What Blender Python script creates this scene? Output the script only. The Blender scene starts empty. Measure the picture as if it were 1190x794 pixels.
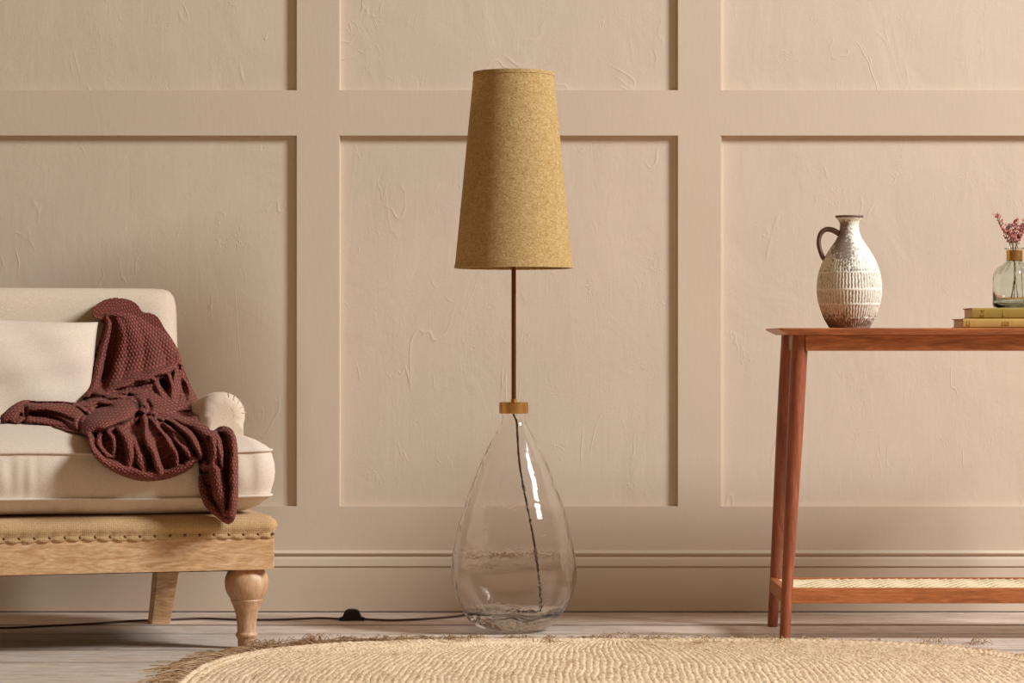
import bpy, bmesh, math, random
import numpy as np
from mathutils import Vector, Matrix
random.seed(7); np.random.seed(7)
C = bpy.context.scene.collection
PI = math.pi
F = 3200.0; CAMY = -7.767; CAMZ = 0.764

def at(px, py, d):                       # point seen at a pixel at distance d from the camera
    return Vector(((px-595)*d/F, CAMY+d, CAMZ-(py-397)*d/F))

# ------------------------------------------------------------------ materials
def lin(c):
    return tuple(((x/255+0.055)/1.055)**2.4 if x/255 > 0.04045 else x/255/12.92 for x in c)+(1,)

class NT:
    def __init__(s, name):
        s.m = bpy.data.materials.new(name); s.m.use_nodes = True
        s.t = s.m.node_tree; s.b = s.t.nodes['Principled BSDF']; s.out = s.t.nodes['Material Output']
    def n(s, typ, **kw):
        nd = s.t.nodes.new(typ)
        for k, v in kw.items():
            if k in nd.inputs: s.set(nd.inputs[k], v)
            else: setattr(nd, k, v)
        return nd
    def set(s, sock, v):
        if isinstance(v, bpy.types.NodeSocket): s.t.links.new(v, sock)
        else: sock.default_value = v
    def p(s, **kw):
        for k, v in kw.items(): s.set(s.b.inputs[k.replace('_', ' ')], v)
    def coord(s, scale=(1, 1, 1), which='Object', rot=(0, 0, 0)):
        tc = s.n('ShaderNodeTexCoord'); mp = s.n('ShaderNodeMapping')
        s.t.links.new(tc.outputs[which], mp.inputs['Vector'])
        mp.inputs['Scale'].default_value = scale; mp.inputs['Rotation'].default_value = rot
        return mp.outputs[0]
    def noise(s, vec, scale, detail=4, rough=.55, dist=0):
        nd = s.n('ShaderNodeTexNoise'); s.t.links.new(vec, nd.inputs['Vector'])
        nd.inputs['Scale'].default_value = scale; nd.inputs['Detail'].default_value = detail
        nd.inputs['Roughness'].default_value = rough; nd.inputs['Distortion'].default_value = dist
        return nd.outputs['Fac']
    def ramp(s, fac, stops, interp='LINEAR'):
        r = s.n('ShaderNodeValToRGB'); s.t.links.new(fac, r.inputs[0]); e = r.color_ramp.elements
        r.color_ramp.interpolation = interp
        while len(e) < len(stops): e.new(.5)
        for i, (p_, c) in enumerate(stops):
            e[i].position = p_
            e[i].color = (c, c, c, 1) if isinstance(c, (int, float)) else (lin(c) if len(c) == 3 else c)
        return r.outputs[0]
    def mix(s, fac, a, b, blend='MIX'):
        m = s.n('ShaderNodeMix', data_type='RGBA', blend_type=blend)
        s.set(m.inputs[0], fac); s.set(m.inputs[6], a); s.set(m.inputs[7], b)
        return m.outputs[2]
    def math(s, op, a, b=0.0, c=None):
        m = s.n('ShaderNodeMath', operation=op); s.set(m.inputs[0], a); s.set(m.inputs[1], b)
        if c is not None: s.set(m.inputs[2], c)
        return m.outputs[0]
    def bump(s, h, strength=.3, dist=.01, prev=None):
        b = s.n('ShaderNodeBump'); s.t.links.new(h, b.inputs['Height'])
        b.inputs['Strength'].default_value = strength; b.inputs['Distance'].default_value = dist
        if prev is not None: s.t.links.new(prev, b.inputs['Normal'])
        s.t.links.new(b.outputs[0], s.b.inputs['Normal']); return b.outputs[0]

def m_paint(name, col):
    t = NT(name); v = t.coord()
    n1 = t.noise(v, 3, 3); c = t.mix(n1, lin([x*.975 for x in col]), lin([min(255, x*1.02) for x in col]))
    t.p(Base_Color=c, Roughness=.62)
    t.bump(t.noise(t.coord((8, 8, 2)), 14, 3), .08, .004)
    return t.m

def m_plaster(name, col):
    t = NT(name); v = t.coord((1, .2, 1))
    n1 = t.noise(v, 2.2, 5, .6)
    c = t.mix(n1, lin([x*.955 for x in col]), lin([min(255, x*1.03) for x in col]))
    t.p(Base_Color=c, Roughness=.8)
    # broad trowel swells
    b = t.bump(t.noise(t.coord((1.4, .2, .9)), 3.2, 4, .5, .6), .25, .016)
    # vertical trowel drags
    b = t.bump(t.noise(t.coord((9, .2, 1.3)), 3.0, 4, .6, 1.2), .12, .004, b)
    # thin raised wandering ridges: contour lines of a distorted noise, kept in patches
    r = t.noise(t.coord((1.5, .2, .55)), 2.6, 3, .55, 1.4)
    ridge = t.ramp(t.math('ABSOLUTE', t.math('SUBTRACT', r, .5)), [(0, 1.0), (.007, .25), (.016, 0.0)])
    patch = t.ramp(t.noise(t.coord((1, .2, 1)), 5.5, 2), [(.52, 0.0), (.64, 1.0)])
    b = t.bump(t.math('MULTIPLY', ridge, patch), .28, .003, b)
    r2 = t.noise(t.coord((2.2, .2, .8)), 4.2, 4, .6, 2.0)
    ridge2 = t.ramp(t.math('ABSOLUTE', t.math('SUBTRACT', r2, .47)), [(0, 1.0), (.008, .2), (.014, 0.0)])
    patch2 = t.ramp(t.noise(t.coord((1, .2, 1), rot=(0, .4, 0)), 7.5, 2), [(.56, 0.0), (.66, 1.0)])
    b = t.bump(t.math('MULTIPLY', ridge2, patch2), .22, .003, b)
    # grit and pin holes
    b = t.bump(t.noise(t.coord((1, .2, 1)), 150, 3, .7), .12, .003, b)
    vo = t.n('ShaderNodeTexVoronoi'); t.t.links.new(t.coord((1, .2, 1)), vo.inputs['Vector']); vo.inputs['Scale'].default_value = 9
    t.bump(t.ramp(vo.outputs['Distance'], [(.02, 0.0), (.05, 1.0)]), .2, .002, b)
    return t.m

def m_wood(name, c1, c2, c3, scale=(1.5, 14, 14), rough=.45, bumpk=.12, figure=0):
    t = NT(name); v = t.coord(scale)
    n1 = t.noise(v, 3.0, 6, .6, 1.2 + figure)
    n2 = t.noise(t.coord(tuple(s*4 for s in scale)), 5, 3, .6)
    c = t.ramp(n1, [(.28, c1), (.52, c2), (.74, c3)])
    c = t.mix(t.ramp(n2, [(.35, .35), (.6, 0.0)]), c, lin([x*.7 for x in c1]))
    t.p(Base_Color=c, Roughness=rough)
    t.bump(t.math('ADD', n1, n2), bumpk, .002)
    return t.m

def m_linen(name, c1, c2, wv=900, bumpk=.35):
    t = NT(name); v = t.coord()
    n = t.noise(v, 260, 3, .7)
    n2 = t.noise(v, 7, 3)
    wx = t.n('ShaderNodeTexWave', wave_type='BANDS', bands_direction='X'); t.t.links.new(v, wx.inputs['Vector']); wx.inputs['Scale'].default_value = wv/6; wx.inputs['Distortion'].default_value = 3; wx.inputs['Detail'].default_value = 2; wx.inputs['Detail Scale'].default_value = 3
    wz = t.n('ShaderNodeTexWave', wave_type='BANDS', bands_direction='Z'); t.t.links.new(v, wz.inputs['Vector']); wz.inputs['Scale'].default_value = wv/6; wz.inputs['Distortion'].default_value = 3; wz.inputs['Detail'].default_value = 2; wz.inputs['Detail Scale'].default_value = 3
    w = t.math('MULTIPLY', t.math('ADD', wx.outputs['Fac'], wz.outputs['Fac']), .5)
    f = t.math('ADD', t.math('MULTIPLY', n, .6), t.math('MULTIPLY', w, .4))
    c = t.mix(t.ramp(f, [(.3, 0.0), (.68, 1.0)]), lin(c1), lin(c2))
    c = t.mix(t.math('MULTIPLY', n2, .25), c, lin([x*.85 for x in c1]))
    t.p(Base_Color=c, Roughness=.95); t.b.inputs['Sheen Weight'].default_value = .15
    t.bump(f, bumpk, .0016)
    return t.m

def m_simple(name, col, rough=.5, metal=0, bumpk=0, bscale=200):
    t = NT(name); v = t.coord(); n = t.noise(v, 30, 3)
    c = t.mix(n, lin([x*.88 for x in col]), lin([min(255, x*1.08) for x in col]))
    t.p(Base_Color=c, Roughness=rough, Metallic=metal)
    if bumpk: t.bump(t.noise(v, bscale, 3), bumpk, .002)
    return t.m

def m_floor():
    t = NT('whitewashed_boards'); v = t.coord((2.0, 13, 1)); n = t.noise(v, 5, 9, .72, .8)
    fine = t.noise(t.coord((5, 80, 1)), 6, 6, .75)
    blot = t.noise(t.coord((1.2, 3, 1)), 3.2, 4, .6)
    c = t.ramp(n, [(.30, (160, 134, 114)), (.46, (204, 182, 164)), (.62, (224, 208, 194)), (.8, (234, 222, 210))])
    c = t.mix(t.ramp(fine, [(.3, .6), (.5, 0.0)]), c, lin((126, 98, 78)))
    c = t.mix(t.ramp(blot, [(.56, 0.0), (.72, .45)]), c, lin((232, 222, 210)))
    worn = t.noise(t.coord((1.0, 6, 1), rot=(0, 0, .02)), 2.3, 5, .65)
    c = t.mix(t.ramp(worn, [(.60, 0.0), (.72, .55)]), c, lin((132, 100, 74)))
    sp = t.n('ShaderNodeSeparateXYZ'); t.t.links.new(t.coord(), sp.inputs[0])
    wv = t.math('MULTIPLY', t.math('SUBTRACT', t.noise(t.coord((3, 3, 1)), 4, 4, .7), .5), .03)
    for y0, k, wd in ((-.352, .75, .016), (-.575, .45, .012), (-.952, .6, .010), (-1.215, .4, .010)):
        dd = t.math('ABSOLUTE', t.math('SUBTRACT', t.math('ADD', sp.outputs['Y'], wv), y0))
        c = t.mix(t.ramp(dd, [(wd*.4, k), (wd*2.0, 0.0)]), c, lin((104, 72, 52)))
    t.p(Base_Color=c, Roughness=.6)
    t.bump(t.math('ADD', n, t.math('MULTIPLY', fine, .8)), .5, .004)
    return t.m

def m_glass(name, tint, bumpk, bdist, scale):
    t = NT(name)
    t.t.nodes.remove(t.b)
    g = t.n('ShaderNodeBsdfGlass'); g.inputs['Color'].default_value = tint; g.inputs['IOR'].default_value = 1.45
    g.inputs['Roughness'].default_value = 0.0
    v = t.coord((1, 1, 1.3)); h = t.noise(v, scale, 3, .5, .5)
    b = t.n('ShaderNodeBump'); t.t.links.new(h, b.inputs['Height']); b.inputs['Strength'].default_value = bumpk; b.inputs['Distance'].default_value = bdist
    t.t.links.new(b.outputs[0], g.inputs['Normal']); t.t.links.new(g.outputs[0], t.out.inputs['Surface'])
    return t.m

def m_shade():
    t = NT('ochre_slub_linen'); v = t.coord()
    n = t.noise(t.coord((1, 1, 1.6)), 95, 4, .65, 1.5); n2 = t.noise(v, 360, 2)
    c = t.mix(t.ramp(n, [(.35, 0.0), (.65, 1.0)]), lin((186, 146, 82)), lin((228, 196, 138)))
    c = t.mix(t.ramp(n2, [(.62, 0.0), (.74, .5)]), c, lin((236, 212, 158)))
    t.p(Base_Color=c, Roughness=.9)
    b = t.bump(t.math('ADD', n, t.math('MULTIPLY', n2, .4)), .8, .003)
    tr = t.n('ShaderNodeBsdfTranslucent'); t.set(tr.inputs['Color'], c); t.t.links.new(b, tr.inputs['Normal'])
    mx = t.n('ShaderNodeMixShader'); mx.inputs[0].default_value = .32
    t.t.links.new(t.b.outputs[0], mx.inputs[1]); t.t.links.new(tr.outputs[0], mx.inputs[2]); t.t.links.new(mx.outputs[0], t.out.inputs['Surface'])
    return t.m

def m_jug():
    t = NT('speckled_stoneware'); v = t.coord(); sp = t.noise(v, 150, 3, .75)
    sep = t.n('ShaderNodeSeparateXYZ'); t.t.links.new(v, sep.inputs[0])
    big = t.noise(v, 9, 3)
    # brown bare patches: on the neck's left front, and in a ring at the foot
    zn = t.math('ADD', sep.outputs['Z'], t.math('MULTIPLY', big, .05))
    foot = t.ramp(zn, [(.03, .75), (.075, 0.0)])
    xn = t.math('ADD', t.math('ADD', sep.outputs['X'], .022), t.math('MULTIPLY', t.math('SUBTRACT', big, .5), .05))
    neckx = t.ramp(t.math('ABSOLUTE', xn), [(.008, 1.0), (.034, 0.0)])
    neckz = t.ramp(sep.outputs['Z'], [(.13, 0.0), (.20, .75), (.27, .8), (.29, .1)])
    k = t.math('MAXIMUM', t.math('MULTIPLY', neckx, neckz), foot)
    spk = t.ramp(t.math('ADD', sp, t.math('MULTIPLY', k, .36)), [(.54, 0.0), (.68, 1.0)])
    at_ = t.n('ShaderNodeAttribute', attribute_name='groove')
    c = t.mix(t.noise(v, 26, 3), lin((226, 216, 196)), lin((240, 235, 222)))
    c = t.mix(t.math('MULTIPLY', at_.outputs['Fac'], .45), c, lin((140, 112, 80)))
    c = t.mix(t.math('MULTIPLY', spk, .82), c, lin((96, 60, 36)))
    t.p(Base_Color=c, Roughness=.6)
    t.bump(sp, .3, .002)
    return t.m

def m_knit():
    t = NT('rust_brown_knit'); v = t.coord(); n = t.noise(v, 320, 3, .7); n2 = t.noise(v, 8, 2)
    at_ = t.n('ShaderNodeAttribute', attribute_name='stitch')
    c = t.mix(at_.outputs['Fac'], lin((50, 18, 16)), lin((162, 86, 68)))  # shade between stitches put into the colour: dark gaps, light tips
    c = t.mix(t.math('MULTIPLY', n2, .4), c, lin((100, 46, 39)))
    c = t.mix(t.ramp(n, [(.35, .35), (.6, 0.0)]), c, lin((70, 28, 26)))
    t.p(Base_Color=c, Roughness=.95); 
    t.bump(n, .3, .002)
    return t.m

def m_jute():
    t = NT('natural_jute'); v = t.coord(); at_ = t.n('ShaderNodeAttribute', attribute_name='tone')
    n = t.noise(v, 90, 4, .7); n2 = t.noise(v, 3, 3); n3 = t.noise(t.coord((1, 1, 1)), 28, 2)
    c = t.ramp(n, [(.26, (182, 144, 108)), (.44, (230, 200, 164)), (.62, (242, 218, 186)), (.8, (248, 232, 206))])
    c = t.mix(t.math('MULTIPLY', n2, .3), c, lin((220, 190, 150)))
    c = t.mix(t.ramp(n3, [(.66, 0.0), (.76, .55)]), c, lin((200, 150, 74)))
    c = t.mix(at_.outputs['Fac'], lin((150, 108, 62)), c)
    t.p(Base_Color=c, Roughness=.95)
    t.bump(n, .4, .004)
    return t.m

M = dict(
    paint=m_paint('cream_satin_paint', (214, 194, 172)),
    plaster=m_plaster('cream_plaster', (217, 198, 177)),
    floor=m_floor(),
    gap=m_simple('dark_gap', (60, 42, 32), .9),
    linen=m_linen('oatmeal_linen', (196, 172, 148), (232, 212, 190)),
    cushion_linen=m_linen('cream_linen', (206, 184, 162), (236, 218, 200)),
    burlap=m_linen('tan_burlap', (170, 130, 86), (218, 182, 134), 500, .6),
    mango=m_wood('pale_mango_wood', (182, 134, 90), (218, 174, 126), (238, 204, 164), (2.6, 5, 12), .5, .1, 1.6),
    oakleg=m_wood('turned_mango_wood', (188, 140, 100), (210, 167, 128), (226, 188, 152), (8, 8, 2), .45, .08),
    teak=m_wood('reddish_brown_wood', (146, 78, 40), (190, 112, 62), (212, 136, 82), (1.6, 16, 16), .38, .08, .6),
    teakleg=m_wood('reddish_brown_leg_wood', (118, 60, 38), (150, 80, 50), (174, 100, 66), (14, 14, 1.4), .38, .08, .6),
    cane=m_simple('pale_cane', (238, 216, 176), .6, 0, .4, 300),
    brass=m_simple('aged_brass', (196, 148, 84), .36, 1),
    bronze=m_simple('bronze_metal', (130, 84, 54), .30, 1),
    cord=m_simple('brown_cord', (70, 40, 28), .6),
    black=m_simple('black_plastic', (20, 16, 16), .45),
    blackcloth=m_simple('black_dust_cloth', (18, 16, 16), .95),
    nail=m_simple('dark_antique_nail', (120, 84, 52), .45, .6),
    shade=m_shade(), jug=m_jug(), knit=m_knit(), jute=m_jute(),
    glass=m_glass('handblown_clear_glass', (.995, .99, .985, 1), .4, .004, 24),
    glass2=m_glass('pale_green_glass', (.95, .975, .965, 1), .2, .003, 60),
    jugbrown=m_simple('bare_brown_stoneware', (104, 74, 54), .6, 0, .3, 200),
    cover1=m_simple('olive_gold_cloth', (158, 128, 48), .75, 0, .4, 500),
    cover2=m_simple('mustard_cloth', (190, 152, 78), .75, 0, .4, 500),
    gilt=m_simple('faded_gilt', (214, 178, 92), .45, .3),
    pages=m_simple('aged_page_block', (226, 192, 162), .9, 0, .5, 400),
    stem=m_simple('dried_stem', (132, 96, 62), .9),
    pink=m_simple('dried_pink_flower', (214, 130, 122), .9),
    pinkd=m_simple('dried_mauve_flower', (150, 84, 84), .9),
    grey=m_simple('grey_blue_bud', (120, 116, 116), .9),
)

# ------------------------------------------------------------------ mesh helpers
def link(name, bm, mat, parent=None, angle=38):
    me = bpy.data.meshes.new(name); bm.normal_update(); bm.to_mesh(me); bm.free()
    me.shade_smooth(); me.set_sharp_from_angle(angle=math.radians(angle))
    o = bpy.data.objects.new(name, me); C.objects.link(o)
    me.materials.append(M[mat] if isinstance(mat, str) else mat)
    if len(me.polygons) < 4000:
        wn = o.modifiers.new('normals', 'WEIGHTED_NORMAL'); wn.keep_sharp = True; wn.weight = 100
    if parent is not None: o.parent = parent
    return o
def np_obj(name, verts, faces, mat, parent=None, attr=None, angle=180):
    me = bpy.data.meshes.new(name)
    verts = np.asarray(verts, dtype=np.float32); faces = np.asarray(faces, dtype=np.int32)
    me.vertices.add(len(verts)); me.vertices.foreach_set('co', verts.ravel())
    me.loops.add(faces.size); me.loops.foreach_set('vertex_index', faces.ravel())
    me.polygons.add(len(faces)); me.polygons.foreach_set('loop_start', np.arange(0, faces.size, 4, dtype=np.int32))
    me.update(calc_edges=True); me.validate()
    me.shade_smooth()
    if angle < 180: me.set_sharp_from_angle(angle=math.radians(angle))
    if attr:
        for k, v in attr.items():
            a = me.attributes.new(k, 'FLOAT', 'POINT'); a.data.foreach_set('value', np.asarray(v, dtype=np.float32))
    o = bpy.data.objects.new(name, me); C.objects.link(o); me.materials.append(M[mat])
    if parent is not None: o.parent = parent
    return o
def thing(name, label, cat, loc=(0, 0, 0), rotz=0, group=None):
    o = bpy.data.objects.new(name, None); C.objects.link(o); o.location = loc; o.rotation_euler = (0, 0, rotz)
    o.empty_display_size = .1; return tag(o, label, cat, group)
def tag(o, label=None, cat=None, group=None, kind=None):
    if label: o['label'] = label
    if cat: o['category'] = cat
    if group: o['group'] = group
    if kind: o['kind'] = kind
    return o
def box(bm, x0, x1, y0, y1, z0, z1, bev=.002, seg=2):
    vs = [bm.verts.new((x, y, z)) for z in (z0, z1) for x, y in ((x0, y0), (x1, y0), (x1, y1), (x0, y1))]
    fs = [bm.faces.new([vs[i] for i in f]) for f in ((3, 2, 1, 0), (4, 5, 6, 7), (0, 1, 5, 4), (1, 2, 6, 5), (2, 3, 7, 6), (3, 0, 4, 7))]
    if bev:
        es = list({e for f in fs for e in f.edges})
        bmesh.ops.bevel(bm, geom=es, offset=bev, segments=seg, affect='EDGES', profile=.5)
    return bm
def lathe(bm, prof, seg=48, cx=0, cy=0, closed=False, rmod=None):
    rings = []
    for k, (r, z) in enumerate(prof):
        if r < 1e-6: rings.append([bm.verts.new((cx, cy, z))]); continue
        rings.append([bm.verts.new((cx+r*math.cos(2*PI*i/seg), cy+r*math.sin(2*PI*i/seg), z)) for i in range(seg)])
    pairs = list(zip(rings, rings[1:]))
    if closed: pairs.append((rings[-1], rings[0]))
    for a, b in pairs:
        if len(a) == 1 and len(b) == 1: continue
        for i in range(seg):
            j = (i+1) % seg
            if len(a) == 1: bm.faces.new((a[0], b[j], b[i]))
            elif len(b) == 1: bm.faces.new((a[i], a[j], b[0]))
            else: bm.faces.new((a[i], a[j], b[j], b[i]))
    if not closed:
        if len(rings[0]) > 1: bm.faces.new(list(reversed(rings[0])))
        if len(rings[-1]) > 1: bm.faces.new(rings[-1])
    bmesh.ops.recalc_face_normals(bm, faces=bm.faces)
    return bm
def cr(P, n):                            # Catmull-Rom resample, P list of vectors/arrays
    P = np.asarray(P, dtype=float); m = len(P)
    Q = np.vstack([2*P[0]-P[1], P, 2*P[-1]-P[-2]])
    out = []
    for t in np.linspace(0, m-1, n):
        i = min(int(t), m-2); f = t-i; a, b, c, d = Q[i], Q[i+1], Q[i+2], Q[i+3]
        out.append(.5*((2*b)+(-a+c)*f+(2*a-5*b+4*c-d)*f*f+(-a+3*b-3*c+d)*f**3))
    return np.array(out)
def tube(bm, pts, rad, seg=10, n=None, up=(0, 0, 1)):
    P = cr(pts, n) if n else np.asarray([tuple(p) for p in pts], float)
    k = len(P); R = np.interp(np.linspace(0, 1, k), np.linspace(0, 1, len(rad)), rad) if hasattr(rad, '__len__') else np.full(k, rad)
    T = np.gradient(P, axis=0); T /= np.linalg.norm(T, axis=1)[:, None]
    u = np.cross(T[0], up)
    if np.linalg.norm(u) < 1e-3: u = np.cross(T[0], (1, 0, 0))
    u /= np.linalg.norm(u); rings = []
    for i in range(k):
        u = u-T[i]*np.dot(u, T[i]); u /= np.linalg.norm(u); w = np.cross(T[i], u)
        rings.append([bm.verts.new(P[i]+R[i]*(u*math.cos(2*PI*j/seg)+w*math.sin(2*PI*j/seg))) for j in range(seg)])
    for a, b in zip(rings, rings[1:]):
        for j in range(seg): bm.faces.new((a[j], a[(j+1) % seg], b[(j+1) % seg], b[j]))
    bm.faces.new(list(reversed(rings[0]))); bm.faces.new(rings[-1]); return bm
def extrude_prof(bm, prof, x0, x1, axis='x'):
    # closed polygon prof of (y,z) pulled along x
    f = (lambda x, p: (x, p[0], p[1])) if axis == 'x' else (lambda y, p: (p[0], y, p[1]))
    a = [bm.verts.new(f(x0, p)) for p in prof]; b = [bm.verts.new(f(x1, p)) for p in prof]; n = len(prof)
    for i in range(n): bm.faces.new((a[i], a[(i+1) % n], b[(i+1) % n], b[i]))
    bm.faces.new(list(reversed(a))); bm.faces.new(b); bmesh.ops.recalc_face_normals(bm, faces=bm.faces); return bm

# ------------------------------------------------------------------ the room
XL, XR, ZT = -3.6, 3.6, 2.75
FACE, PANEL = .015, .0305
bm = bmesh.new(); box(bm, XL, XR, PANEL, PANEL+.12, 0, ZT, 0)
tag(link('wall_back', bm, 'plaster'), kind='structure')
trim_i = [0]
def trim(x0, x1, z0, z1, y0=FACE, bev=.0025):
    trim_i[0] += 1
    bm = bmesh.new(); box(bm, x0, x1, y0, PANEL, z0, z1, 0)
    if z1-z0 > x1-x0:                     # uprights: only the long front edges are eased, so joints stay tight
        bmesh.ops.bevel(bm, geom=[e for e in bm.edges if abs(e.verts[0].co.z-e.verts[1].co.z) > .1 and e.verts[0].co.y < y0+.001], offset=bev, segments=2, affect='EDGES')
    return tag(link('trim_%d' % trim_i[0], bm, 'paint'), kind='structure')
S = F/(FACE-CAMY)
zz = lambda py: CAMZ-(py-397)/S
xx = lambda px: (px-595)/S
trim(XL, XR, zz(157.5), zz(104.8))                       # upper rail
trim(XL, XR, .12, zz(588.5))                              # bottom rail
trim(XL, XR, 2.52, ZT)                                    # top rail
for x0, x1 in ((-99, -48), (344, 395), (787, 838.5), (1230, 1281)):
    trim(xx(x0), xx(x1), zz(588.5), zz(157.5)); trim(xx(x0), xx(x1), zz(104.8), 2.52)
# skirting board with its moulded top
prof = [(FACE, .003), (0, .003), (0, .1245), (.0045, .1262), (.0045, .1285), (-.001, .130), (-.001, .1345), (.001, .146), (.006, .1545), (.0085, .1575), (.0085, .160),
        (.004, .1625), (.0015, .166), (.004, .1705), (.009, .1725), (FACE, .1735)]
bm = bmesh.new(); extrude_prof(bm, prof, XL, XR)
tag(link('baseboard_back', bm, 'paint', angle=50), kind='structure')
# floor: boards running along the wall, each gap a real groove
bm = bmesh.new()
edges = [.16, -.352, -.575, -.952, -1.215, -1.48, -1.75, -2.02, -2.3, -2.6, -2.9, -3.2, -3.5, -3.8, -4.1, -4.4, -4.7, -5.0, -5.4, -5.8, -6.2, -6.6, -7.0, -7.5, -8.0, -8.5, -9.0]
for a, b in zip(edges, edges[1:]):
    box(bm, XL, XR, b+.003, a-.003, -.03, 0, .003, 2)
box(bm, XL, XR, -9.0, .16, -.05, -.012, 0)
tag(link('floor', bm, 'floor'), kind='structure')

# ------------------------------------------------------------------ floor lamp
LD = 7.276; LY = CAMY+LD; LX = (597-595)*LD/F
lamp = thing('floor_lamp', 'tall floor lamp with clear teardrop glass base and ochre tapered shade, by the panelled wall', 'floor lamp', (LX, LY, 0))
LS = F/LD
lz = lambda py: CAMZ-(py-397)/LS
outer = [(488, 13.6), (493, 15), (502, 20), (526, 33), (563, 48.8), (601, 61.5), (639, 70.3), (660, 72.6), (677, 72), (696, 66), (715, 55), (728, 42), (735, 30)]
po = [(r/LS, lz(y)) for y, r in outer]
zc = 0.0015
prof_o = [(0, zc+.004), (.05, zc), (.062, zc+.0005)] + [(p[0], max(p[1], .004)) for p in reversed(po)] 
pp = cr([(p[0], p[1], 0) for p in prof_o], 90)[:, :2]
top_z = lz(480)
pp = [tuple(p) for p in pp] + [(13.6/LS, lz(486)), (14.2/LS, lz(484)), (14.2/LS, top_z)]
th = .0035
inner = []
arr = np.array(pp); tg = np.gradient(arr, axis=0); nn = np.stack([-tg[:, 1], tg[:, 0]], 1); nn /= np.linalg.norm(nn, axis=1)[:, None]+1e-9
for p, n_ in zip(arr, nn):
    q = p+n_*th
    inner.append((max(q[0], 0), q[1]))
inner = [(r, z) for r, z in inner if r > .004]
lowr = [q for q in inner if q[1] <= .0245]
inner = [q for q in inner if q[1] > .0245 or q[0] < .05]
inner = [(0, .040), (.05, .041), (.08, .043)]+[q for q in inner if q[1] > .046]
bm = bmesh.new()
lathe(bm, [(max(a, 0), b) for a, b in pp] + [(inner[-1][0], top_z)] + list(reversed(inner)), 96)
# hand-blown unevenness
for v in bm.verts:
    r = math.hypot(v.co.x, v.co.y)
    if r > .04:
        a = math.atan2(v.co.y, v.co.x); z = v.co.z
        k = 1+.0035*math.sin(3*a+z*19)+.0025*math.sin(5*a-z*31)+(.010*math.exp(-((z-.165-.004*math.sin(4*a))/.006)**2) if r > .1 else 0)
        v.co.x *= k; v.co.y *= k
        if .03 < z < .052: v.co.z += .004*math.sin(3*a+1)+.002*math.sin(7*a)
glass = link('glass_base', bm, 'glass', lamp, 80)
bm = bmesh.new(); z0, z1 = lz(480.5), lz(467.5); rc = 17/LS
lathe(bm, [(0, z0-.0), (rc-.001, z0), (rc, z0+.0015), (rc, z1-.0015), (rc-.0015, z1), (.008, z1+.0005), (.008, z1+.008), (.0065, z1+.009), (0, z1+.009)], 64)
link('brass_collar', bm, 'brass', lamp)
bm = bmesh.new(); bx = -.004
tube(bm, [(0, 0, z1), (0, 0, lz(300))], .0062, 24)
link('pole', bm, 'bronze', lamp)
bm = bmesh.new(); zb, zt = lz(311.5), lz(84.5); rb, rt = 68.6/LS, 46.6/LS
N = 40
pr = [(rb, zb)]+[(rb+(rt-rb)*i/N, zb+(zt-zb)*i/N) for i in range(1, N)]+[(rt, zt)]
pr += [(r-.0025, z) for r, z in reversed(pr)]
lathe(bm, pr, 96, closed=True)
sh = link('lamp_shade', bm, 'shade', lamp, 60)
for r, z in ((rb, zb), (rt, zt)):
    bm = bmesh.new()
    s = -1 if z == zt else 1
    k = (rt-rb)/(zt-zb)
    lathe(bm, [(r+.0012, z-.0006*s), (r+.0012+k*.009*s, z+.009*s), (r-.0005+k*.009*s, z+.009*s), (r-.0036, z+.002*s), (r-.0036, z-.0012*s)], 96, closed=True)
    link('shade_trim', bm, 'shade', sh, 60)
bm = bmesh.new()
for i in range(3):
    a = 2*PI*i/3+.3; tube(bm, [(0, 0, lz(296)), (.09*math.cos(a), .09*math.sin(a), lz(298)), ((rb-.007)*math.cos(a), (rb-.007)*math.sin(a), lz(304))], .002, 8)
link('shade_ring', bm, 'bronze', sh)
bm = bmesh.new()
lathe(bm, [(0, lz(300)), (.018, lz(300)), (.018, lz(285)), (.0, lz(285))], 24)
link('bulb_holder', bm, 'brass', lamp)
bm = bmesh.new(); lathe(bm, [(0, lz(285)), (.013, lz(284)), (.016, lz(276)), (.03, lz(262)), (.03, lz(252)), (.02, lz(245)), (0, lz(241))], 24)
tb = NT('frosted_bulb'); tb.p(Base_Color=(.9, .88, .84, 1), Roughness=.4); M['bulb'] = tb.m
link('bulb', bm, 'bulb', lamp)
# cord: down inside the bottle, out at the back, along the skirting with an in-line switch
def L(px, py, dd=0): p = at(px, py, LD+dd); return (p.x-LX, p.y-LY, p.z)
bm = bmesh.new()
ins = [L(596.5, 470), L(597, 482), L(600.5, 492), L(602, 520), L(604.5, 545, .01), L(612, 585, .02), L(619, 620, .02), L(625, 660, .02), L(628, 690, .02), L(629, 701, .03)]
e = ins[-1]; ins += [(e[0]-.004, e[1]+.01, .047), (e[0]-.03, e[1]+.03, .0455), (0, .06, .0455), (-.03, .074, .0455)]
tube(bm, ins, .0027, 8, 80)
def fl(px, py, h=.004):                 # point on the floor seen at a pixel
    d = F*(CAMZ-h)/(py-397); p = at(px, py, d); return (p.x-LX, p.y-LY, h)
run = [(-.062, .085, .006), (-.09, .12, .004), fl(548, 714.5), fl(530, 716.5), fl(500, 719), fl(460, 721), fl(436, 720.5), fl(423, 719.5)]
tube(bm, run, .0030, 8, 60)
run2 = [fl(395, 719.5), fl(372, 718.5), fl(345, 719.5), fl(315, 720.5), fl(280, 720.5), fl(240, 719), fl(215, 719.5), fl(190, 720.5), fl(150, 722), fl(110, 725), fl(60, 727.5), fl(0, 730), fl(-60, 727)]
tube(bm, run2, .0030, 8, 90)
cordo = link('cord', bm, 'cord', lamp)
a, b = Vector(fl(424, 719.5)), Vector(fl(394, 719.5))
bm = bmesh.new(); c = (a+b)/2; h = abs(a.x-b.x)/2
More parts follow.
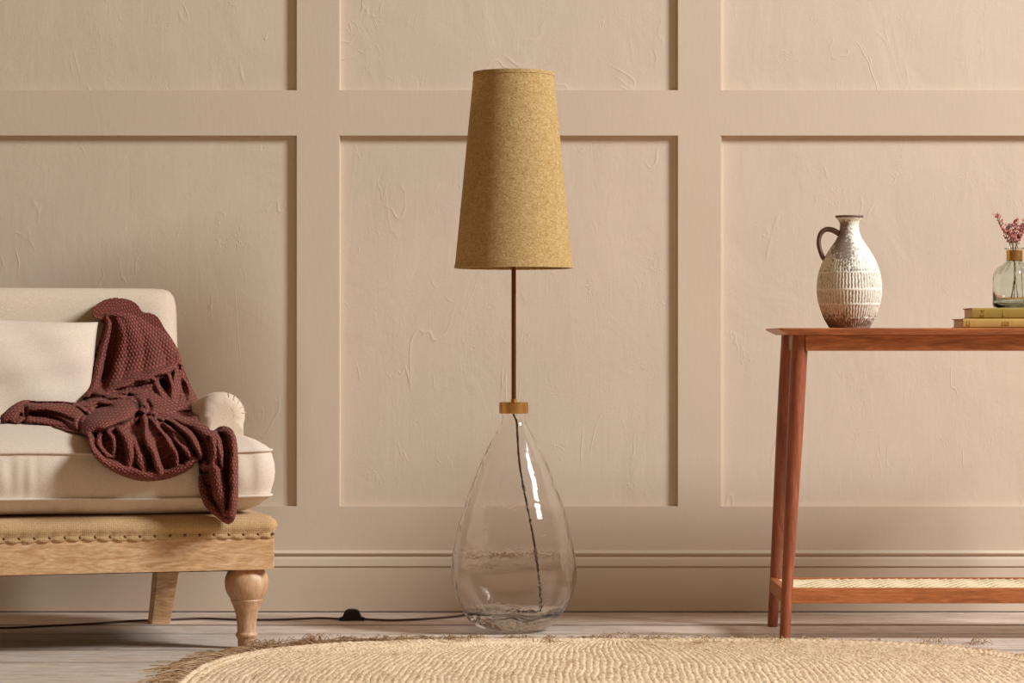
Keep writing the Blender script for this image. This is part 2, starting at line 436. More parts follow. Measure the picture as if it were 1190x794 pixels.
prf = [(-h, .0), (h, .0), (h, .008), (h*.72, .010), (h*.55, .026), (h*.3, .031), (-h*.3, .031), (-h*.55, .026), (-h*.72, .010), (-h, .008)]
extrude_prof(bm, [(c.x+x, z) for x, z in prf], c.y-.016, c.y+.016, 'y')
bmesh.ops.bevel(bm, geom=list(bm.edges), offset=.0018, segments=2, affect='EDGES')
link('cord_switch', bm, 'black', cordo)

# ------------------------------------------------------------------ console table
TZ = .7985
tbl = thing('console_table', 'slim reddish brown wooden console table with splayed legs and woven cane lower shelf', 'table', (1.29, -.555, 0))
def T(x): return x-1.29
X0, X1 = .681, 1.90; Y0, Y1 = -.745, -.365      # top outline
bm = bmesh.new()
zt_, zb_ = TZ, TZ-.0175
def rect(x0, x1, y0, y1, z, r=.012, n=4):
    pts = []
    for cx, cy, a0 in ((x1-r, y1-r, 0), (x0+r, y1-r, PI/2), (x0+r, y0+r, PI), (x1-r, y0+r, 1.5*PI)):
        for i in range(n+1): a = a0+i*PI/2/n; pts.append(bm.verts.new((T(cx+r*math.cos(a)), cy+r*math.sin(a)+.555, z)))
    return pts
ra = rect(X0+.0015, X1-.0015, Y0+.0015, Y1-.0015, zt_); rb_ = rect(X0, X1, Y0, Y1, zt_-.0012); rc_ = rect(X0+.0005, X1-.0005, Y0+.0005, Y1-.0005, zt_-.005)
rd = rect(X0+.026, X1-.026, Y0+.012, Y1-.012, zb_)
bm.faces.new(ra)
for p, q in ((ra, rb_), (rb_, rc_), (rc_, rd)):
    for i in range(len(p)): bm.faces.new((p[i], q[i], q[(i+1) % len(p)], p[(i+1) % len(p)]))
bm.faces.new(list(reversed(rd))); bmesh.ops.recalc_face_normals(bm, faces=bm.faces)
link('table_top', bm, 'teak', tbl, 30)
bm = bmesh.new(); az0 = TZ-.0585
for y0, y1 in ((-.712, -.694), (-.416, -.398)): box(bm, T(.752), T(1.83), y0+.555, y1+.555, az0, zb_, .002)
for x0, x1 in ((.735, .753), (1.829, 1.847)): box(bm, T(x0), T(x1), -.70+.555, -.41+.555, az0, zb_, .002)
link('apron', bm, 'teak', tbl)
legs = []
for sx in (0, 1):
    for sy in (0, 1):
        xt = .7405; xb = .6975
        if sx: xt, xb = 2.58-xt, 2.58-xb
        yt, yb = (-.690, -.722) if sy == 0 else (-.420, -.392)
        bm = bmesh.new(); n = 14
        pts = [(T(xt+(xb-xt)*i/n), yt+(yb-yt)*i/n+.555, zb_+(0.0005-zb_)*i/n) for i in range(n+1)]
        tube(bm, pts, [.0215, .0215, .0205, .0185, .0165, .0145, .0138], 28, up=(0, 1, 0))
        link('leg', bm, 'teakleg', tbl, 50)
SZ1, SZ0 = .1326, .0935
bm = bmesh.new()
for y0, y1 in ((-.722, -.700), (-.414, -.392)):
    bm = bmesh.new(); box(bm, T(.713), T(1.867), y0+.555, y1+.555, SZ0, SZ1, .0025); link('shelf_rail', bm, 'teak', tbl)
for x in (.700, 1.88):
    bm = bmesh.new(); box(bm, T(x-.010), T(x+.010), -.708+.555, -.406+.555, SZ0+.001, SZ1, .0025)
    link('shelf_stretcher', bm, 'teak', tbl)
# cane weave: strands two ways plus one diagonal
bm = bmesh.new()
def strip(p, q, w, z, nseg=1, amp=0, ph=0, freq=1):
    p = np.array(p); q = np.array(q); d = q-p; Ln = np.linalg.norm(d); d /= Ln; s = np.array([-d[1], d[0]])*w/2; pr = None
    for i in range(nseg+1):
        c = p+d*Ln*i/nseg; h = z+amp*math.sin(ph+i*freq)
        a = [bm.verts.new((c[0]-s[0], c[1]-s[1], h)), bm.verts.new((c[0], c[1], h+.0012)), bm.verts.new((c[0]+s[0], c[1]+s[1], h))]
        if pr:
            bm.faces.new((pr[0], pr[1], a[1], a[0])); bm.faces.new((pr[1], pr[2], a[2], a[1]))
        pr = a
cy0, cy1 = -.703+.555, -.411+.555; cx0, cx1 = T(.708), T(1.872)
x = cx0
i = 0
while x < cx1: strip((x, cy0), (x, cy1), .0046, SZ1-.0054, 30, .0016, i*PI, PI*.5); x += .013; i += 1
y = cy0
while y < cy1: strip((cx0, y), (cx1, y), .0046, SZ1-.0048, 60, .001, 0, 1.3); y += .013
x = cx0
while x < cx1-.12: strip((x, cy0+.009), (x+.12, cy1-.011), .0085, SZ1-.0022, 2); x += .022
link('cane_panel', bm, 'cane', tbl, 180)

# ------------------------------------------------------------------ stoneware jug
JD = 7.22; JS = F/JD; JX = (987-595)/JS; JY = CAMY+JD
jug = thing('jug', 'tall speckled cream and brown stoneware jug with one small handle', 'jug', (JX, JY, TZ))
jp0 = [(0, 23), (5, 26), (11.5, 29.8), (20, 33), (28, 35.7), (38, 37.6), (46, 38), (56, 37.3), (66, 35.5), (78.6, 31), (88, 25.5), (94, 21.7), (101, 16.5), (107, 13.2), (114, 11.2), (122, 10.8), (126, 13), (129, 16), (131, 15.8)]
ty_ = np.linspace(0, 131, 40); jr = np.interp(ty_, [a for a, b in jp0], [b for a, b in jp0]); jr[1:-4] = (jr[:-5]+2*jr[1:-4]+jr[2:-3])/4; jp = list(zip(ty_, jr))
P = cr([(r, y, 0) for y, r in jp], 230)[:, :2]
seg = 300; verts = []; gro = []
bands = [(1.5, 11), (12, 27), (28.2, 44), (45.2, 64), (65, 80)]
for r, y in P:
    for i in range(seg):
        a = 2*PI*i/seg; k = 0; inb = False; g = 0
        for bi, (b0, b1) in enumerate(bands):
            if b0 < y < b1:
                e_ = min(1, min(y-b0, b1-y)/1.4); nf = 62
                w = .5+.5*math.cos(a*nf+bi*1.3+.5*math.sin(y*.9+a*9)); g = (1-w)**1.6*e_*(1 if y < 68 else .45); k = -g*1.1
        rr = (r+k)/JS
        verts.append((rr*math.cos(a), rr*math.sin(a), y/JS)); gro.append(g)
nr = len(P)
faces = [(j*seg+i, j*seg+(i+1) % seg, (j+1)*seg+(i+1) % seg, (j+1)*seg+i) for j in range(nr-1) for i in range(seg)]
# inner wall of the neck and the closed foot
inn = [(14.2, 130.3), (10.5, 123), (9.5, 116), (12, 100), (20, 80), (10, 60), (.01, 58)]
base = len(verts); prev = (nr-1)*seg
for r, y in inn:
    st = len(verts)
    for i in range(seg): a = 2*PI*i/seg; verts.append((r/JS*math.cos(a), r/JS*math.sin(a), y/JS)); gro.append(0)
    faces += [(prev+i, prev+(i+1) % seg, st+(i+1) % seg, st+i) for i in range(seg)]; prev = st
st = len(verts)
for i in range(seg): a = 2*PI*i/seg; verts.append((.0001*math.cos(a), .0001*math.sin(a), .001)); gro.append(0)
faces += [(st+i, st+(i+1) % seg, (i+1) % seg, i) for i in range(seg)]
np_obj('body', verts, faces, 'jug', jug, {'groove': gro})
bm = bmesh.new()
hp = [(-12, 110), (-19, 114), (-27, 115), (-33, 110.5), (-35.5, 102), (-34.5, 93), (-31, 83), (-28, 80)]
Ph = cr([(x_/JS, 0, y_/JS) for x_, y_ in hp], 50)
tube(bm, [tuple(p) for p in Ph], [.0075, .0072, .0066, .0062, .006, .006, .0062, .0062], 16, up=(0, 1, 0))
for v in bm.verts: v.co.y *= 1.5
link('handle', bm, 'jugbrown', jug)
bm = bmesh.new()
lathe(bm, [(15.7/JS, 128.6/JS), (16.5/JS, 129.6/JS), (16.2/JS, 131/JS), (14.4/JS, 131/JS), (13.9/JS, 129/JS)], 64, closed=True)
link('rim', bm, 'jugbrown', jug)

# ------------------------------------------------------------------ books
def book(name, label, x0, x1, y0, y1, z0, h, cov, rot, marks):
    cx, cy = (x0+x1)/2, (y0+y1)/2
    b = thing(name, label, 'book', (cx, cy, z0), rot, 'books under the flower bottle')
    W2, D2 = (x1-x0)/2, (y1-y0)/2; t = .0024
    bm = bmesh.new()
    # cover: rounded spine at front (-y), two boards
    prof = [(D2, 0), (-D2+.004, 0), (-D2, h*.12), (-D2-.0018, h*.5), (-D2, h*.88), (-D2+.004, h), (D2, h), (D2, h-t), (-D2+.006, h-t), (-D2+.003, h*.8), (-D2+.0018, h*.5), (-D2+.003, h*.2), (-D2+.006, t), (D2, t)]
    extrude_prof(bm, prof, -W2, W2)
    link('cover', bm, cov, b, 30)
    bm = bmesh.new(); box(bm, -W2+.004, W2-.004, -D2+.0035, D2-.004, t, h-t, .0006, 1)
    link('page_block', bm, 'pages', b)
    for nm, grp in (('spine_emblem', marks[0]), ('spine_lettering', marks[1])):
        bm = bmesh.new()
        for mx, mw, mz, mh in grp: box(bm, -W2+mx, -W2+mx+mw, -D2-.0024, -D2+.001, h*mz, h*(mz+mh), .0003, 1)
        link(nm, bm, 'gilt', b)
    return b
rnd = random.Random(3)
def glyphs(x, n, z, hh, w=.0022, g=.0011):
    out = []
    for i in range(n):
        k = rnd.choice([0, 1, 2])
        out.append((x, w*.28, z, hh))
        if k: out.append((x+.0004, w*.8, z+(hh*.86 if k == 1 else .0), hh*.14))
        if k == 2: out.append((x+w*.72, w*.28, z, hh*.5))
        x += w+g
    return out
bz = TZ+.0002
book('book', 'mustard cloth hardback book lying on the table, lower of the two stacked', .7-.0+.458, 1.40, -.700, -.520, bz, .0238, 'cover2', 0,
     (glyphs(.010, 2, .25, .5, .0034, .002), glyphs(.10, 6, .3, .4)))
book('book', 'olive gold cloth hardback book, upper of the stack, under the glass bottle', 1.182, 1.385, -.695, -.545, bz+.024, .0275, 'cover1', 0,
     (glyphs(.079, 1, .25, .5, .005, .001), glyphs(.024, 3, .48, .34)+glyphs(.022, 4, .14, .26)))
BZ = bz+.024+.0277

# ------------------------------------------------------------------ flower bottle
BD = 7.15; BS = F/BD; BX = (1179-595)/BS; BY = CAMY+BD
bot = thing('glass_bottle', 'small ribbed clear glass bottle with brass neck band, standing on two books', 'bottle', (BX, BY, BZ))
o_ = [(0, .002), (20, .0), (24, 1.2), (25.2, 4), (25.2, 26), (25, 36), (22, 44), (15, 50), (10, 54), (8.6, 58), (8.6, 66), (9, 68), (11.2, 68.8), (11.2, 70.2), (8.2, 70.4)]
i_ = [(7.0, 66), (7.0, 57), (9, 53), (14, 48.5), (20.5, 43), (23.4, 36), (23.6, 26), (23.4, 7), (20, 4), (0, 3.6)]
bm = bmesh.new()
P1 = [(r/BS, z/BS) for r, z in o_]; P2 = [(r/BS, z/BS) for r, z in i_]
def refine(P, n): return [tuple(q[:2]) for q in cr([(a, b, 0) for a, b in P], n)]
lathe(bm, [(0, P1[0][1])]+P1[1:4]+refine(P1[3:10], 24)[1:]+P1[10:]+P2[:2]+refine(P2[1:7], 20)[1:]+P2[7:], 120)
for v in bm.verts:
    r = math.hypot(v.co.x, v.co.y); z = v.co.z*BS
    if 38 < z < 56 and r*BS > 9:
        a = math.atan2(v.co.y, v.co.x); k = 1+.035*math.cos(20*a)*min(1, (z-38)/4, (56-z)/4); v.co.x *= k; v.co.y *= k
link('bottle_glass', bm, 'glass2', bot, 70)
bm = bmesh.new()
lathe(bm, [(8.9/BS, 55/BS), (9.5/BS, 56/BS), (9.3/BS, 62/BS), (9.6/BS, 66.5/BS), (8.9/BS, 67.3/BS)], 48, closed=True)
link('neck_band', bm, 'brass', bot)
# dried flower sprigs standing in the bottle
tips = [(1157, 250, -.01), (1171, 262, .02), (1180, 256, -.02), (1190, 262, .01), (1199, 248, -.01), (1166, 268, -.02)]
lab = ['dried pink flower sprig leaning furthest left out of the glass bottle', 'short grey budded dried sprig just right of the leftmost pink one',
       'upright dried pink sprig in the middle of the glass bottle', 'short dried pink sprig to the right of the middle one', 'dried pink flower sprig leaning right, at the picture edge',
       'low dried pink sprig at the left front of the bottle mouth']
for k, (tx, ty, dy) in enumerate(tips):
    p = at(tx, ty, BD+dy*2)-Vector((BX, BY, BZ)); mouth = Vector(((-4+k*1.5)/BS, (-1)**k*.004, 70/BS)); foot = Vector((-(p.x)*.35+.004*k-.01, -dy*.3, 8/BS))
    sp = thing('dried_flower', lab[k], 'dried flower', (BX, BY, BZ), 0, 'dried flower sprigs in the bottle')
    mid = (mouth+p)/2+Vector((0, 0, .006))
    path = cr([foot, (foot+mouth)/2+Vector((.003, 0, 0)), mouth, mid, p], 40)
    bm = bmesh.new(); tube(bm, path, [.0011, .0010, .0009, .0006], 6)
    heads = bmesh.new(); heads2 = bmesh.new(); r_ = random.Random(k)
    for j in range(58):
        t_ = .56+.44*r_.random(); q = Vector(path[min(39, int(t_*39))])
        a = r_.random()*2*PI; ln = (.004+.010*r_.random())*(1.25-.5*t_); dirv = Vector((math.cos(a), math.sin(a)*.8, .55+.5*r_.random())).normalized()
        e_ = q+dirv*ln; tube(bm, [q, q+dirv*ln*.5+Vector((0, 0, .0005)), e_], .0004, 4)
        hb = heads if r_.random() < .62 else heads2
        for _ in range(2):
            c_ = e_+Vector((r_.uniform(-.002, .002), r_.uniform(-.002, .002), r_.uniform(-.001, .002)))
            bmesh.ops.create_icosphere(hb, subdivisions=1, radius=r_.uniform(.0010, .0021), matrix=Matrix.Translation(c_) @ Matrix.Diagonal((1, 1, 1.5, 1)))
    link('stem', bm, 'stem', sp); link('blossom', heads, 'grey' if k == 1 else 'pink', sp); link('seed_head', heads2, 'pinkd', sp)

# ------------------------------------------------------------------ jute rug
RX, RYc, RA, RB, RN = .265, -1.797, 1.005, .995, 3.4
rug = thing('rug', 'large rounded natural jute rug with frayed edge on the whitewashed floor', 'rug', (RX, RYc, 0))
nx, ny = 1300, 560
ux = np.linspace(-1, 1, nx); vy = np.concatenate([np.linspace(-1, .12, 60), np.linspace(.12, 1, ny-60)[1:]])
ny = len(vy)
# map square to superellipse: rows keep their order, width follows the outline
V = np.sign(vy)*np.abs(vy)
V = np.sin(np.clip(vy, -1, 1)*PI/2)*.25+vy*.75
U, Vv = np.meshgrid(ux, V)
wv_ = np.maximum(1-np.abs(Vv)**RN, 0)**(1/RN)
Xg = U*wv_*RA; Yg = Vv*RB
# edge distance (approx.)
rr_ = (np.abs(Xg/RA)**RN+np.abs(Yg/RB)**RN)**(1/RN); edge = (1-rr_)*RA
rows = U*RA/.0165+(np.sin(Yg*9)*.35+np.sin(Yg*23+U*40)*.12)
rowd = np.abs(((rows) % 1)-.5)*2
rowid = np.floor(rows)
pl = (Yg+rowid*.004)/.016+np.where(((rows) % 1) > .5, .5, 0)
lobe = .5+.5*np.cos(2*PI*(pl+.35*(((rows*2) % 1)-.5)))
H1 = np.sqrt(np.clip(1-rowd**2, 0, 1))*.0016+lobe*.0022*(1-rowd**2)
er = edge/.021; erd = np.abs((er % 1)-.5)*2
ang = np.arctan2(Yg, Xg)
lobe2 = .5+.5*np.cos(2*PI*(ang*60+np.floor(er)*.5+(er % 1)*.5))
H2 = np.sqrt(np.clip(1-erd**2, 0, 1))*.0055+lobe2*.0022*(1-erd**2)
wmix = np.clip((edge-.040)/.006, 0, 1)
H = H1*wmix+H2*(1-wmix)
rng = np.random.RandomState(2)
def smooth_noise(shape, cells, rng):
    g = rng.rand(cells[0]+2, cells[1]+2); yi = np.linspace(0, cells[0], shape[0]); xi = np.linspace(0, cells[1], shape[1])
    y0 = yi.astype(int); x0 = xi.astype(int); fy = (yi-y0)[:, None]; fx = (xi-x0)[None, :]
    fy = fy*fy*(3-2*fy); fx = fx*fx*(3-2*fx)
    return (g[y0][:, x0]*(1-fy)*(1-fx)+g[y0+1][:, x0]*fy*(1-fx)+g[y0][:, x0+1]*(1-fy)*fx+g[y0+1][:, x0+1]*fy*fx)
H += rng.rand(ny, nx)*.0016+smooth_noise((ny, nx), (160, 500), rng)*.0022+smooth_noise((ny, nx), (40, 90), rng)*.002
H = H*.8+.006
H *= np.clip(edge/.004, 0, 1)**.5
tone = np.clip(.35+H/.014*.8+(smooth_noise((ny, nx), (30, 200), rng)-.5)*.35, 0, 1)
verts = np.stack([Xg, Yg, np.maximum(H, 0.0006)], -1).reshape(-1, 3)
ii, jj = np.meshgrid(np.arange(ny-1), np.arange(nx-1), indexing='ij')
q = (ii*nx+jj).ravel(); faces = np.stack([q, q+1, q+nx+1, q+nx], 1)
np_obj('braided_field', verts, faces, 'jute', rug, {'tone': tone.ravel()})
# frayed fibres round the edge
fv = []; ff = []; ftone = []
def fibre(P, w, tone_):
    P = np.asarray(P); k0 = len(fv)
    for i, p in enumerate(P):
        d = P[min(i+1, len(P)-1)]-P[max(i-1, 0)]; s = np.cross(d, (0, 0, 1)); s = s/(np.linalg.norm(s)+1e-9)*w
        up = np.array((0, 0, w*1.2))
        fv.extend([p-s, p+up, p+s, p-up*.6]); ftone.extend([tone_]*4)
    for i in range(len(P)-1):
        a = k0+i*4
        for j in range(4): ff.append((a+j, a+(j+1) % 4, a+4+(j+1) % 4, a+4+j))
for k in range(3800):
    a = rng.uniform(-.15, PI+.15) if k < 3000 else rng.uniform(PI*.55, PI+.1)
    cx_, sy_ = math.cos(a), math.sin(a); g = (abs(cx_)**RN+abs(sy_)**RN)**(-1/RN)
    p = np.array((RA*g*cx_, RB*g*sy_, .005)); nrm = np.array((np.sign(cx_)*abs(g*cx_)**(RN-1), np.sign(sy_)*abs(g*sy_)**(RN-1), 0)); nrm /= np.linalg.norm(nrm)
    left = max(0, -cx_); Ln = rng.uniform(.012, .035)*(1+2.3*left*(.35+.65*min(1, abs(sy_)*1.5))) * (1 if rng.rand() < .93 else 1.6)
    tg_ = np.array((-nrm[1], nrm[0], 0)); bend = rng.uniform(-.6, .9)
    clump = math.sin(a*47)*.5+math.sin(a*113)*.5
    hh = rng.uniform(0, .009)*(1+max(0, clump))
    st_ = p-nrm*rng.uniform(.004, .02)
    pts = [st_+(nrm+tg_*(bend+clump*.3)*t_)*Ln*t_+np.array((0, 0, hh*math.sin(PI*min(1, t_*.8))+.004*(1-t_))) for t_ in (0, .25, .5, .75, 1)]
    for q_ in pts: q_[2] = max(q_[2], .0022)
    fibre(pts, rng.uniform(.0005, .0010), rng.uniform(0, .65) if left > .5 else rng.uniform(.2, 1))
# loose tufts and curled ends along the far edge
for tx, ty in ((358, 748), (372, 747), (398, 749), (300, 754), (318, 752), (440, 749), (455, 750), (520, 748), (545, 748), (595, 746), (712, 744), (705, 746), (770, 747), (1085, 750), (1140, 751), (470, 748), (900, 749), (640, 749), (820, 750)):
    d = F*CAMZ/(ty-397+2); c_ = np.array(at(tx, ty, d)); c_[0] -= RX; c_[1] -= RYc
    for _ in range(16):
        a = rng.uniform(0, 2*PI); Ln = rng.uniform(.015, .045); h_ = rng.uniform(.004, .020)
        s0 = c_+np.array((rng.normal(0, .018), rng.normal(0, .010), 0)); dr = np.array((math.cos(a), .5*math.sin(a), 0))
        fibre([[*(s0[:2]+dr[:2]*Ln*t_), .008+h_*math.sin(PI*t_)*rng.uniform(.8, 1.2)] for t_ in (0, .2, .4, .6, .8, 1)], .0008, rng.uniform(-.1, .4))
# fuzz over the braids
for k in range(3500):
    x_ = rng.uniform(-RA*.97, RA*.97); y_ = rng.uniform(.1, RB*.985)
    if (abs(x_/RA)**RN+abs(y_/RB)**RN) > .98: continue
    a = rng.uniform(0, 2*PI); Ln = rng.uniform(.006, .02)
    fibre([[x_+math.cos(a)*Ln*t_, y_+math.sin(a)*Ln*t_, .0145+.004*math.sin(PI*t_)] for t_ in (0, .5, 1)], .0004, rng.uniform(.2, 1))
tag(np_obj('fringe', fv, ff, 'jute', rug, {'tone': ftone}), kind='stuff')

# ------------------------------------------------------------------ armchair
TH = math.radians(16); W = .86; D = .80
ux_ = Vector((math.cos(TH), math.sin(TH), 0)); vx_ = Vector((-math.sin(TH), math.cos(TH), 0))
CORN = Vector((-.588, -.957, 0))
ROOT = CORN-ux_*(W/2)+vx_*(D/2)
chair = thing('armchair', 'low roll-arm armchair in oatmeal linen with tan studded seat edge and turned pale wooden legs', 'armchair', ROOT, TH)
def cl(px, py, yl):                       # chair coordinates (x from the right side, y from the front) seen at a pixel
    k = (px-595)/F; o = CORN
    d = (yl+(o.x*(-math.sin(TH))+o.y*math.cos(TH))-CAMY*math.cos(TH))/(k*(-math.sin(TH))+math.cos(TH))
    p = at(px, py, d); q = p-o; return Vector((q.x*math.cos(TH)+q.y*math.sin(TH), q.x*(-math.sin(TH))+q.y*math.cos(TH), p.z))
def cw(v): return CORN+ux_*v[0]+vx_*v[1]+Vector((0, 0, v[2]))
def clink(name, bm, mat, parent=None, angle=38):
    for v in bm.verts: v.co.x += W/2; v.co.y -= D/2
    return link(name, bm, mat, parent or chair, angle)
# wooden seat rail
bm = bmesh.new()
box(bm, -W, 0, 0, .035, .200, .283, .002); box(bm, -W, -W+.035, .036, D, .200, .283, .002); box(bm, -.035, 0, .036, D-.10, .200, .283, .002); box(bm, -W+.036, -.12, D-.13, D-.10, .200, .283, .002)
clink('seat_rail', bm, 'mango')
bm = bmesh.new(); box(bm, -W+.036, -.036, .04, D-.14, .196, .205, .002, 1)
for v in bm.verts: v.co.z -= .008*math.exp(-((v.co.x+.16)/.09)**2)*(v.co.y < .2)
clink('dust_cover', bm, 'blackcloth')
# turned front legs
lp = [(0, 0), (.020, 0), (.0215, .003), (.0225, .024), (.0235, .026), (.0265, .030), (.0275, .034), (.0265, .038), (.0235, .041), (.0232, .048), (.0242, .065), (.0270, .085), (.0330, .105), (.0385, .117), (.0395, .119), (.0405, .121), (.0395, .1235), (.041, .1245), (.049, .138), (.0535, .151), (.0548, .164), (.0535, .177), (.048, .190), (.040, .200), (0, .200)]
for x in (-.058, -W+.058):
    bm = bmesh.new(); lathe(bm, [(r, z) for r, z in lp], 48, x, .060)
    clink('leg', bm, 'oakleg', angle=40)
for x in (-.158, -W+.158):
    bm = bmesh.new(); n = 8; prev = None
    for i in range(n+1):
        t_ = i/n; z = .2*(1-t_)+.0005; cyy = .685+.06*t_**1.6; cxx = x-.012*t_*(1 if x > -W/2 else -1)*1.2; h = .033-.006*t_
        ring = [bm.verts.new((cxx+a*h, cyy+b*h, z)) for a, b in ((-1, -1), (1, -1), (1, 1), (-1, 1))]
        if prev:
            for j in range(4): bm.faces.new((ring[j], ring[(j+1) % 4], prev[(j+1) % 4], prev[j]))
        else: bm.faces.new(ring)
        prev = ring
    bm.faces.new(list(reversed(prev))); bmesh.ops.recalc_face_normals(bm, faces=bm.faces)
    bmesh.ops.bevel(bm, geom=[e for e in bm.edges if abs(e.verts[0].co.z-e.verts[1].co.z) > .01], offset=.004, segments=2, affect='EDGES')
    clink('leg', bm, 'mango', angle=50)
# padded burlap edge and deck
def rounded_slab(x0, x1, y0, y1, prof, r=.05, nc=10, wob=None):
    """prof: list of (inset, z) from bottom edge to top centre; rounded-corner plan"""
    bm = bmesh.new(); rings = []
    for inset, z in prof:
        a0, a1, b0, b1 = x0+inset, x1-inset, y0+inset, y1-inset; rr = max(.004, r-inset*.6); ring = []
        cs = [(a1-rr, b1-rr, 0), (a0+rr, b1-rr, PI/2), (a0+rr, b0+rr, PI), (a1-rr, b0+rr, 1.5*PI)]
        pts = []
        for cx, cy, s in cs:
            for i in range(nc+1): a = s+i*PI/2/nc; pts.append((cx+rr*math.cos(a), cy+rr*math.sin(a)))
        # densify straight runs
        full = []
        for i, p in enumerate(pts):
            full.append(p); q_ = pts[(i+1) % len(pts)]
            if (i+1) % (nc+1) == 0:
                for k in range(1, 260): full.append((p[0]+(q_[0]-p[0])*k/260, p[1]+(q_[1]-p[1])*k/260))
        for (x, y) in full:
            c_ = Vector((x, y, z))
            if wob: c_ = wob(c_, inset)
            ring.append(bm.verts.new(c_))
        rings.append(ring)
    for a, b in zip(rings, rings[1:]):
        n = len(a)
        for i in range(n): bm.faces.new((a[i], a[(i+1) % n], b[(i+1) % n], b[i]))
    bm.faces.new(list(reversed(rings[0]))); bm.faces.new(rings[-1])
    bmesh.ops.recalc_face_normals(bm, faces=bm.faces); return bm
NS = .0365
def wob_b(c_, inset):
    if c_.y < .02:
        ph = (c_.x % NS)/NS; k = abs(math.cos(PI*ph)); low = max(0, 1-(c_.z-.284)/.024)
        c_.y += .002*k**6*low; c_.z += .001*math.sin(c_.x*170)*low + .0015*math.sin(c_.x*23)
        if c_.z < .286: c_.z -= .0006*abs(math.sin(PI*ph))
    return c_
bm = rounded_slab(-W-.003, .003, -.004, D-.09, [(.003, .279), (.000, .280), (-.001, .285), (.000, .289), (.001, .292), (-.006, .300), (-.008, .310), (-.003, .322), (.008, .331), (.025, .336), (.07, .338), (.2, .338)], .022, 6, wob_b)
deck = clink('padded_seat_edge', bm, 'burlap', angle=180)
nb = []
xs = -.004
bm = bmesh.new(); n_nail = 0
while xs > -.80:
    bmn = bmesh.new(); bmesh.ops.create_uvsphere(bmn, u_segments=10, v_segments=6, radius=.0042, matrix=Matrix.Translation((xs, -.0028, .2885)) @ Matrix.Diagonal((1, .6, 1, 1)))
    clink('stud', bmn, 'nail', deck); xs -= NS
bm.free()
# seat cushion: boxed, with piping along both seams
CX0, CX1 = -W+.012, -.004
SB, ST = .382, .492
def wob_c(c_, inset):
    x, y, z = c_
    # gentle crown and gather ripples under each seam on the front
    if y < .10 and inset < .05:
        g = math.sin(x*150+2*math.sin(x*31))*.5+math.sin(x*97+z*30)*.5
        kk = math.exp(-((z-SB+.020)/.014)**2)+.6*math.exp(-((z-.44)/.04)**2)*abs(math.sin(x*17))
        c_.y += .0042*g*kk
    c_.z += .004*math.sin(x*9+1)*(1 if z > .45 else .5)
    return c_
cprof = [(.16, .338), (.09, .339), (.055, .345), (.026, .357), (.008, .372), (.000, SB-.003), (-.001, SB), (-.000, SB+.003), (-.004, .40), (-.009, .42), (-.011, .44), (-.009, .46), (-.004, .48), (-.000, ST-.003), (-.001, ST), (.001, ST+.003), (.012, .504), (.035, .518), (.07, .532), (.11, .543), (.16, .551), (.22, .556), (.28, .558), (.33, .559)]
bm = rounded_slab(CX0, CX1, -.012, .70, cprof, .045, 8, wob_c)
cush = clink('seat_cushion', bm, 'cushion_linen', angle=180)
def loop_tube(name, x0, x1, y0, y1, r, z, rad, parent, mat):
    pts = []
    for cx, cy, s in ((x1-r, y1-r, 0), (x0+r, y1-r, PI/2), (x0+r, y0+r, PI), (x1-r, y0+r, 1.5*PI)):
        for i in range(9): a = s+i*PI/2/8; pts.append((cx+r*math.cos(a), cy+r*math.sin(a)))
    full = []
    for i, p in enumerate(pts):
        full.append(p); q_ = pts[(i+1) % len(pts)]
        if (i+1) % 9 == 0:
            for k in range(1, 30): full.append((p[0]+(q_[0]-p[0])*k/30, p[1]+(q_[1]-p[1])*k/30))
    bm = bmesh.new(); n = len(full); rings = []
    for i in range(n):
        p = full[i]; a, b = full[i-1], full[(i+1) % n]; t_ = Vector((b[0]-a[0], b[1]-a[1], 0)).normalized(); nn_ = Vector((t_.y, -t_.x, 0))
        zz_ = z+.004*math.sin(p[0]*9+1)*(1 if z > .45 else .5)
        rings.append([bm.verts.new(Vector((p[0], p[1], zz_))+(nn_*math.cos(j*PI/4)+Vector((0, 0, 1))*math.sin(j*PI/4))*rad) for j in range(8)])
    for i in range(n):
        for j in range(8): bm.faces.new((rings[i][j], rings[(i+1) % n][j], rings[(i+1) % n][(j+1) % 8], rings[i][(j+1) % 8]))
    bmesh.ops.recalc_face_normals(bm, faces=bm.faces)
    return clink(name, bm, mat, parent, 180)
for z in (SB, ST): loop_tube('piping', CX0-.003, CX1+.003, -.015, .703, .046, z, .0034, cush, 'cushion_linen')
